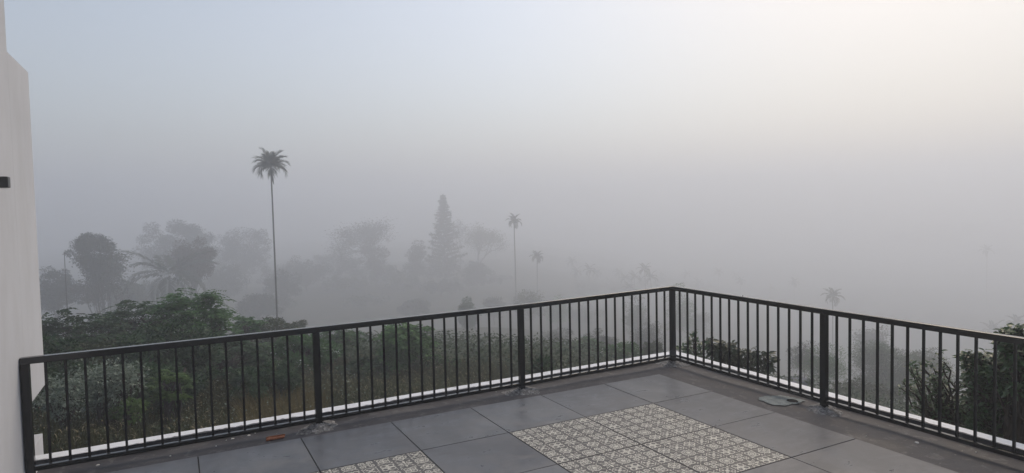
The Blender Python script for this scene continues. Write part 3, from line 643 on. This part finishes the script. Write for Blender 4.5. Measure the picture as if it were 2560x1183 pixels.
# misty middle belt of trees below the wood
belt = [(760, 86, 640, 780, 130), (850, 84, 690, 800, 130), (700, 74, 668, 800, 100), (830, 104, 628, 780, 150), (1005, 84, 690, 800, 90), (1100, 80, 700, 800, 120), (1190, 86, 650, 790, 90), (905, 78, 740, 830, 130), (1240, 96, 690, 790, 80), (560, 80, 660, 790, 120), (390, 72, 690, 790, 110), (1030, 70, 745, 830, 90), (640, 66, 730, 830, 110), (310, 66, 700, 790, 90), (730, 92, 655, 800, 190), (880, 96, 640, 800, 200), (985, 90, 660, 810, 170), (1090, 96, 640, 800, 170), (1170, 88, 690, 820, 170), (520, 92, 640, 800, 190)]
bl = ['misty rounded crown just right of the tall palm trunk', 'misty crown to the left of the spreading bare-limbed tree', 'low misty crown close to the right of the tall palm trunk', 'pale higher crown left of the spreading tree', 'misty crown at the foot of the narrow tiered tree', 'misty crown at the foot of the conifer', 'misty crown below the sparse yellowish tree', 'low misty crown under the spreading tree', 'misty crown left of the thin grey palm', 'misty crown below the faint wide tree', 'misty crown under the dark brownish tree', 'low crown just above the handrail below the tiered tree', 'low crown behind the foot of the tall palm', 'misty crown right of the twiggy tree', 'wide pale crown filling the wood right of the tall palm', 'wide pale crown behind the trunk of the spreading tree', 'wide pale crown between the spreading tree and the tiered one', 'wide pale crown around the middle of the conifer', 'wide pale crown right of the foot of the conifer', 'wide pale crown between the dark brownish tree and the tall palm']
for i, (u, D, vt, vb, wp) in enumerate(belt):
    bush('misty_tree', u, D, vt, vb, wp, [L_FAR, L_OLIVE, L_FAR][i % 3], bl[i], 'tree', 'rounded trees of the misty wood', nc=60, lpc=150, ls=.26, cr=.24, seed=50 + i, trunk=.16, shell=.3)
near2 = [(1230, 66, 738, 900, 70, 'small dark tree left of the two misty palms'), (1320, 62, 712, 860, 120, 'wide dark tree at the foot of the thin grey palm'), (1390, 64, 735, 900, 90, 'low misty tree behind the third railing bay'), (1450, 70, 760, 900, 120, 'broad misty shrub tree left of the corner post'), (1590, 60, 735, 900, 90, 'pale green misty tree just left of the corner post'), (1700, 62, 705, 880, 110, 'loose flat-topped misty tree right behind the railing corner'), (1745, 70, 760, 900, 90, 'low misty tree right of the corner post')]
for i, (u, D, vt, vb, wp, lab) in enumerate(near2):
    bush('misty_tree', u, D, vt, vb, wp, [L_FAR, L_OLIVE, L_GREEN][i % 3], lab, 'tree', nc=30, lpc=110, ls=.26, cr=.36, seed=70 + i, trunk=.12, shell=.1, flat=.6)
bush('misty_tree', 1165, 52, 744, 860, 72, L_DARK, 'dark egg-shaped tree standing alone behind the second railing bay', 'tree', nc=34, lpc=200, ls=.17, cr=.34, seed=81, trunk=.1, shell=.3)
far_r = [(2340, 270, 545, 700, 200, 'ghostly large tree nearly lost in the mist at the right'), (2150, 260, 660, 760, 120, 'ghostly rounded tree left of the large ghostly tree'), (2500, 265, 620, 760, 160, 'ghostly tree at the far right edge of the mist')]
for i, (u, D, vt, vb, wp, lab) in enumerate(far_r):
    bush('misty_tree', u, D, vt, vb, wp, L_FAR, lab, 'tree', nc=50, lpc=90, ls=1.1, cr=.3, seed=90 + i, trunk=.3, shell=.2)
# right valley
bush('round_tree', 2215, 40, 850, 1010, 170, L_DARK, 'large dark round tree in the mist behind the right railing', 'tree', nc=90, lpc=420, ls=.085, cr=.26, seed=95, trunk=.12, shell=.4)
bush('round_tree', 2320, 44, 865, 1010, 120, L_OLIVE, 'smaller misty round tree right of the large dark round one', 'tree', nc=60, lpc=360, ls=.09, cr=.3, seed=96, trunk=.12, shell=.3)
bush('shrub', 2060, 36, 860, 985, 110, L_GREEN, 'light green loose shrub in the mist behind the second right post', nc=40, lpc=120, ls=.15, lw=.25, cr=.4, seed=97, shell=.1, droop=-.4, top=.4)
bush('shrub', 2010, 42, 850, 950, 90, L_FAR, 'faint green shrub left of the second right post', nc=30, lpc=120, ls=.17, lw=.25, cr=.4, seed=98, shell=.1, droop=-.4)
bush('shrub', 2180, 30, 955, 1060, 200, L_OLIVE, 'low grey-brown scrub below the large dark round tree', nc=50, lpc=140, ls=.11, cr=.3, seed=99, shell=.1)
branchy('bamboo_clump', 2170, 62, 815, 70, L_FAR, 'faint feathery upright clump above the dark round tree', 'plant', seed=101, r0=.05, depth=3, ntr=9, ls=.3, lpt=18, cl=.7, spread=.18, up=.8, fork=1.4)
# ---------------------------------------------------------------- near shrubs, left bank
bank = [
 ('shrub', 175, 21, 748, 1000, 230, L_DARK, 'dark layered shrub against the white house wall', dict(spray=14, nc=60, lpc=170, seed=201)),
 ('shrub', 330, 22, 735, 1000, 230, L_DARK, 'wide dark shrub in the middle of the dense bank', dict(spray=14, nc=70, lpc=170, seed=202)),
 ('shrub', 480, 20, 702, 1000, 220, L_GREEN, 'tallest green shrub of the bank, left of the tall palm', dict(spray=14, nc=80, lpc=170, seed=203, top=.2)),
 ('shrub', 395, 17, 800, 1050, 260, L_DARK, 'low dark shrub in front of the tallest green shrub', dict(nc=60, lpc=200, seed=204)),
 ('shrub', 200, 17, 850, 1050, 240, L_OLIVE, 'low olive shrub in front of the wall end', dict(nc=50, lpc=200, seed=205)),
 ('shrub', 560, 18, 830, 1040, 220, L_DARK, 'dark spreading shrub below the tallest one', dict(spray=12, nc=60, lpc=160, seed=206)),
 ('shrub', 640, 26, 790, 960, 170, L_OLIVE, 'greyish shrub at the foot of the tall palm', dict(nc=50, lpc=190, seed=207, fl=(500, .07, L_PALE))),
 ('shrub', 615, 24, 768, 900, 100, L_GREEN, 'flat-topped light shrub left of the palm trunk', dict(spray=12, nc=22, lpc=140, seed=208, shell=.4, top=.3)),
 ('shrub', 720, 30, 792, 930, 100, L_OLIVE, 'faded shrub right of the palm trunk', dict(nc=34, lpc=180, seed=209, shell=.2)),
 ('shrub', 740, 20, 838, 1010, 200, L_GREEN, 'green shrub behind the post between the first and second bays', dict(nc=60, lpc=200, seed=210, fl=(120, .05, M_PETAL))),
 ('shrub', 845, 23, 806, 990, 120, L_GREEN, 'loose upright green shrub in the second bay', dict(spray=12, nc=46, lpc=160, seed=211, shell=.1)),
 ('shrub', 900, 19, 900, 1010, 150, L_DARK, 'low dark shrub left of the bright green bush', dict(nc=46, lpc=190, seed=212)),
 ('shrub', 1005, 20, 798, 965, 165, L_FRESH, 'bright green bush with a rounded top in the second bay', dict(spray=12, nc=110, lpc=190, seed=213, ls=.12)),
 ('shrub', 1085, 21, 892, 980, 130, L_GREEN, 'low green shrub right of the bright green bush', dict(nc=40, lpc=180, seed=214, fl=(60, .05, M_PETAL))),
 ('shrub', 1170, 27, 885, 970, 140, L_OLIVE, 'low misty shrub left of the middle post', dict(nc=40, lpc=160, seed=215)),
 ('shrub', 255, 13.5, 885, 1040, 170, L_PALE, 'pale grey-leaved shrub behind the first railing bars', dict(nc=50, lpc=75, seed=216, ls=.07, cr=.34, shell=.2)),
 ('shrub', 130, 13, 930, 1060, 120, L_PALE, 'smaller pale shrub under the bottom of the wall hood', dict(nc=36, lpc=60, seed=217, ls=.06, cr=.36, shell=.2)),
 ('shrub', 410, 13.5, 918, 1020, 115, L_LIME, 'yellow-green feathery shrub beside the pale shrub', dict(spray=12, nc=30, lpc=110, seed=218, ls=.07, lw=.3, top=.3)),
 ('shrub', 300, 13, 985, 1080, 90, L_LIME, 'small lime shrub in the grass below the pale shrub', dict(nc=16, lpc=60, seed=219, ls=.07, cr=.4)),
 ('shrub', 320, 15, 900, 1090, 330, L_DARK, 'dark tangled undergrowth shrub behind the pale shrub', dict(nc=70, lpc=200, seed=220)),
 ('shrub', 90, 15, 840, 1090, 170, L_DARK, 'dark undergrowth shrub partly behind the wall end', dict(nc=46, lpc=200, seed=221)),
 ('shrub', 650, 15.5, 905, 1020, 200, L_DARK, 'dark green shrub behind the grass in the first bay', dict(nc=50, lpc=180, seed=222, fl=(60, .04, L_PALE))),
]
for (nm, u, D, vt, vb, wp, mt, lab, kw) in bank:
    k = dict(ls=.10, cr=.27, trunk=.045, shell=.35, flat=.6, ntr=3); k.update(kw); bush(nm, u, D, vt, vb, wp, mt, lab, **k)
mist = [(1290, 30, 875, 960, 110, L_OLIVE), (1400, 28, 862, 950, 120, L_GREEN), (1470, 30, 845, 950, 110, L_GREEN), (1550, 26, 848, 940, 130, L_GREEN), (1630, 27, 858, 930, 90, L_OLIVE), (1230, 24, 905, 990, 110, L_OLIVE), (1500, 40, 820, 900, 130, L_FAR), (1620, 44, 800, 900, 120, L_FAR), (1390, 46, 815, 900, 120, L_FAR)]
names = ['low scrub right of the middle post', 'green scrub in the third bay', 'taller green scrub near the middle of the third bay', 'green scrub with white blossoms left of the corner', 'olive scrub tight against the corner', 'olive scrub left of the middle post', 'misty scrub behind the third bay', 'misty scrub behind the corner bars', 'misty scrub right behind the middle post']
for i, (u, D, vt, vb, wp, mt) in enumerate(mist):
    bush('shrub', u, D, vt, vb, wp, mt, names[i], nc=44, lpc=150, ls=.11, cr=.3, trunk=.03, shell=.1, seed=240 + i, flat=.6, fl=((40, .06, M_PETAL) if i in (3, 1) else None))
bush('shrub', 1350, 14, 884, 975, 88, L_DARK, 'small dark leafy plant just beyond the kerb right of the middle post', nc=26, lpc=44, ls=.11, lw=.5, cr=.34, seed=260, shell=.1, ntr=3, trunk=.02)
# ---------------------------------------------------------------- large-leaved plants close to the terrace
def bigleaf(P, D, L, W, rng, curl=.25):       # curved pointed leaf, 6 triangles-ish as 4 quads
    n = len(P); D = unit(D); N = unit(rng.normal(size=(n, 3)) * .35 + np.array([0, 0, 1.])); S = unit(np.cross(D, N)); N = np.cross(S, D); L = np.broadcast_to(L, (n,))[:, None]; W = np.broadcast_to(W, (n,))[:, None]
    def pt(a, s_, c_): return P + D * L * a + S * W * s_ + N * (-L * curl * a * a + W * c_)
    a0, a1, a2, a3 = pt(0, 0, 0), pt(.35, 0, 0), pt(.7, 0, 0), pt(1, 0, 0); l1, l2 = pt(.32, .5, .14), pt(.68, .36, .1); r1, r2 = pt(.32, -.5, .14), pt(.68, -.36, .1)
    return np.concatenate([np.stack(q, 1) for q in ((a0, l1, a1, a1 * .5 + a0 * .5), (a0, a0 * .5 + a1 * .5, a1, r1), (a1, l1, l2, a2), (a1, a2, r2, r1), (a2, l2, a3, a3 * .5 + a2 * .5), (a2, a2 * .5 + a3 * .5, a3, r2))])
def sprigs(name, u, D, label, ends, mats, ls=.10, nl=16, seed=1, whorl=True, lw=.42, r=.012, droop=.5, cat='shrub', wide=.35, upz=.25):
    """plant whose shoots end at photo positions (u, v, depth); leaves cluster along the last part of each shoot"""
    rng = np.random.default_rng(seed); base, e = root(name, u, D, label, cat); tm = MB(); LP = []; LD_ = []
    hub = base + (at(u, 1000, D) - base) * .8
    tm.tube([base - [0, 0, .2], (base + hub) / 2 + [.05, .03, 0], hub], [r * 3, r * 2.4, r * 2], 7)
    for (eu, ev, dD) in ends:
        q = at(eu, ev, D + dD); limb(tm, hub + rng.normal(0, .04, 3), q, r * 1.3, r * .35, rng, .06, 8, 5)
        nn = int(nl * rng.uniform(.7, 1.2)); t = rng.uniform(0, 1, nn) ** .6; p = q + (hub - q) / np.linalg.norm(hub - q) * ((1 - t)[:, None]) * wide
        a = rng.uniform(0, 6.283, nn); LP.append(p + rng.normal(0, .02, (nn, 3))); LD_.append(np.stack([np.cos(a), np.sin(a), rng.normal(upz, .3, nn) + t * .5 - droop * (1 - t)], -1))
    LP = np.concatenate(LP); LD_ = np.concatenate(LD_); n = len(LP)
    Q = bigleaf(LP, LD_, ls * rng.uniform(.6, 1.25, n), ls * lw * rng.uniform(.8, 1.15, n), rng)
    tm.build('stem', M_TWIG, e, smooth=True, off=base); fastmesh('leaves', Q, 4, mats, e, off=base); return e
L_NEAR = leafmat('leaf_near', (.014, .044, .014), (.075, .16, .055), (.045, .10, .035), .25, .36, .5)
L_NEAR2 = leafmat('leaf_near_dull', (.018, .034, .018), (.055, .09, .045), (.055, .07, .04), .2, .45, .35)
rng = np.random.default_rng(300)
ends = [(1697, 868, 0), (1708, 860, .2), (1722, 846, 0), (1730, 838, -.1), (1738, 832, 0), (1748, 850, .1), (1755, 862, 0), (1702, 880, -.2), (1715, 876, 0), (1728, 872, .2), (1742, 880, 0), (1752, 892, .1), (1735, 895, -.2), (1718, 890, .1), (1760, 880, .2), (1745, 868, .3), (1727, 858, .3), (1712, 866, .1), (1757, 900, 0), (1705, 893, .1)]
sprigs('leafy_shrub', 1728, 9.6, 'upright leafy shrub with curled leaf tips just right of the corner post', ends, L_NEAR, ls=.115, nl=20, seed=301, lw=.36, wide=.3)
ends = [(1768, 845, 0), (1776, 850, .1), (1784, 862, 0), (1797, 852, .2), (1808, 856, 0), (1820, 858, -.1), (1832, 856, 0), (1838, 868, .2), (1848, 872, .1), (1858, 874, 0), (1868, 885, 0), (1790, 880, .2), (1805, 875, .1), (1822, 880, 0), (1785, 872, -.1), (1845, 888, .2), (1858, 895, .1), (1830, 905, 0), (1780, 866, .3), (1815, 868, .3), (1800, 888, 0), (1868, 900, .2)]
sprigs('leafy_shrub', 1825, 9.8, 'drooping dark-leaved shrub with bare forked stems right of the upright one', ends, L_NEAR2, ls=.105, nl=24, seed=302, lw=.62, droop=.9, wide=.2, upz=-.5)
ends = [(1878, 876, 0), (1888, 872, .1), (1898, 880, 0), (1906, 886, .1), (1918, 884, 0), (1926, 888, 0), (1930, 895, .1), (1885, 890, .2), (1897, 897, 0), (1910, 902, .1), (1922, 905, 0), (1876, 903, .1), (1868, 915, 0), (1885, 922, .1), (1895, 932, 0), (1905, 935, .1), (1845, 915, .1)]
sprigs('leafy_shrub', 1890, 9.5, 'small dark shrub with spreading twigs at the right of the drooping one', ends, L_NEAR2, ls=.105, nl=18, seed=303, lw=.55, droop=.7, wide=.18, upz=-.4)
def cloud(us, vs, n, dd): return [(rng.uniform(*us), rng.uniform(*vs), rng.uniform(*dd)) for _ in range(n)]
ends = cloud((2270, 2420), (905, 1040), 60, (-.3, .8)) + [(2312, 900, 0), (2330, 908, 0), (2352, 880, 0), (2360, 905, 0), (2284, 935, 0), (2258, 955, 0), (2252, 970, 0)]
sprigs('leafy_shrub', 2370, 7.6, 'loose twiggy shrub with small leaves at the left of the near right bushes', ends, L_NEAR, ls=.055, nl=24, seed=304, lw=.5, droop=.6, wide=.3, r=.014)
ends = cloud((2400, 2600), (885, 1120), 105, (-.3, .9)) + [(2410, 885, 0), (2420, 880, 0), (2440, 885, 0), (2460, 890, 0), (2478, 884, 0)]
sprigs('leafy_shrub', 2500, 7.3, 'dense dark bush close behind the right end of the railing', ends, L_NEAR, ls=.07, nl=48, seed=305, lw=.55, droop=.5, wide=.3, r=.016, upz=-.05)
ends = cloud((2500, 2640), (830, 960), 70, (-.2, .8)) + [(2505, 830, 0), (2520, 826, 0), (2545, 820, 0), (2556, 822, 0), (2512, 838, 0), (2535, 832, 0)]
sprigs('leafy_shrub', 2570, 7.0, 'tall dark leafy bush rising above the right end of the handrail', ends, L_NEAR, ls=.085, nl=36, seed=306, lw=.55, droop=.6, wide=.14, r=.018, upz=-.25)
ends = cloud((2300, 2600), (1000, 1140), 110, (0, 1.2))
sprigs('leafy_shrub', 2450, 8.2, 'low brownish undergrowth below the near right bushes', ends, L_OLIVE, ls=.07, nl=26, seed=307, lw=.5, droop=.5, wide=.35, r=.014)
ends = [(2425, 888, 0), (2432, 893, 0), (2438, 890, .1)]
# small grey box far below by the path
gb = at(1990, 948, 30); gzb = float(gz(gb[0], gb[1])); m = MB(); m.box((gb[0] - .5, gb[1] - .4, gzb - .1), (gb[0] + .5, gb[1] + .4, gb[2])); M_BOX, t, b = mat('grey_cement_block', (.12, .13, .15), .9, .2)
m.mi = 0; o = m.build('water_tank_base', M_BOX, off=(gb[0], gb[1], gzb), bevel=.03); tag(o, 'small grey cement block on the misty slope left of the second right post', 'block')
# ---------------------------------------------------------------- grass and ground cover
rng = np.random.default_rng(400)
def scatter(n, ur, Dr, pw=1.0):
    u = rng.uniform(*ur, n); D = Dr[0] + (Dr[1] - Dr[0]) * rng.uniform(0, 1, n) ** pw
    d = F3[None] + R3[None] * ((u - 1280) / FPX)[:, None]; h = np.hypot(d[:, 0], d[:, 1]); P = C3[None] + d * (D / h)[:, None]; P[:, 2] = gz(P[:, 0], P[:, 1]); return P
def blades(n, ur, Dr, H, W, mats, name, off_lean=.35):
    P = scatter(n, ur, Dr); a = rng.uniform(0, 6.283, n); h = H * rng.uniform(.5, 1.25, n); dr = np.stack([np.cos(a), np.sin(a), 0 * a], -1); sd = np.stack([-np.sin(a), np.cos(a), 0 * a], -1) * W
    l = (off_lean * rng.uniform(.3, 1.6, n) * h)[:, None]; up = np.array([0, 0, 1.]) * h[:, None]
    m1 = P + up * .55 + dr * l * .3; tp = P + up * .95 + dr * l
    Q = np.concatenate([np.stack([P - sd, P + sd, m1 + sd * .8, m1 - sd * .8], 1), np.stack([m1 - sd * .8, m1 + sd * .8, tp + sd * .1, tp - sd * .1], 1)]); return Q, tp, dr
Q1, tp1, dr1 = blades(42000, (60, 1260), (10.5, 20), .5, .006, None, '')
Q2, tp2, dr2 = blades(9000, (1200, 1700), (12, 26), .45, .008, None, '')
o = fastmesh('grass', np.concatenate([Q1, Q2]), 4, L_GRASS); tag(o, 'dry brown and olive grass on the slope below the terrace', 'grass', kind='stuff')
L_GOLD = leafmat('grass_golden', (.09, .075, .02), (.2, .155, .05), (.14, .11, .035))
Q3, tp3, dr3 = blades(7000, (590, 800), (9.5, 13.5), .6, .006, None, '')
o = fastmesh('golden_grass', Q3, 4, L_GOLD); tag(o, 'patch of golden dry grass behind the first bay of the railing near its post', 'grass', kind='stuff')
k = rng.integers(0, len(tp1), 5200); P = tp1[k]; d = dr1[k] + np.array([0, 0, .4]); Q = []
for s_ in range(4):
    q = P + unit(d) * .026; S_ = np.cross(unit(d), [0, 0, 1.]) * .0045; Q.append(np.stack([P - S_, P + S_, q + S_, q - S_], 1)); P = q; d = d - np.array([0, 0, .55])
o = fastmesh('grass_seed_heads', np.concatenate(Q), 4, L_SEED); tag(o, 'arched straw-coloured seed heads over the dry grass', 'seed heads', kind='stuff')
P = scatter(26000, (40, 1300), (10.5, 24)); P[:, 2] += rng.uniform(0, .45, len(P)); Q = leafquads(P, rng.normal(size=(len(P), 3)) * [1, 1, .4], .07 * rng.uniform(.5, 1.3, len(P)), .035, rng)
o = fastmesh('weeds', Q, 4, L_OLIVE); tag(o, 'low dark weeds among the dry grass', 'weeds', kind='stuff')
P = scatter(900, (60, 900), (11, 17)); P[:, 2] += rng.uniform(.3, .7, len(P)); Q = leafquads(P, rng.normal(size=(len(P), 3)), .05, .03, rng)
o = fastmesh('pale_weed_leaves', Q, 4, L_PALE); tag(o, 'scattered pale leaves of weeds standing in the grass', 'weeds', kind='stuff')
P = scatter(150000, (-100, 2700), (18, 90), 1.6); Dd = np.hypot(P[:, 0] - C3[0], P[:, 1] - C3[1]); P[:, 2] += rng.uniform(0, 1, len(P)) ** 2 * .9
Q = leafquads(P, rng.normal(size=(len(P), 3)) * [1, 1, .5], .05 + Dd * .0045, .025 + Dd * .002, rng)
o = fastmesh('ground_cover', Q, 4, L_SCRUB); tag(o, 'low green cover over the misty hillside', 'ground cover', kind='stuff')

#HAZE#
HT = 33
m = MB(); m.box((-900, -900, -56), (900, 900, HT))
mh = bpy.data.materials.new('haze'); mh.use_nodes = True; t = mh.node_tree; t.nodes.clear()
pv = t.nodes.new('ShaderNodeVolumePrincipled'); pv.inputs['Color'].default_value = (.895, .932, .985, 1); pv.inputs['Density'].default_value = .0067; pv.inputs['Anisotropy'].default_value = .5
oo = t.nodes.new('ShaderNodeOutputMaterial'); t.links.new(pv.outputs[0], oo.inputs['Volume'])
tag(m.build('haze', mh), kind='stuff')
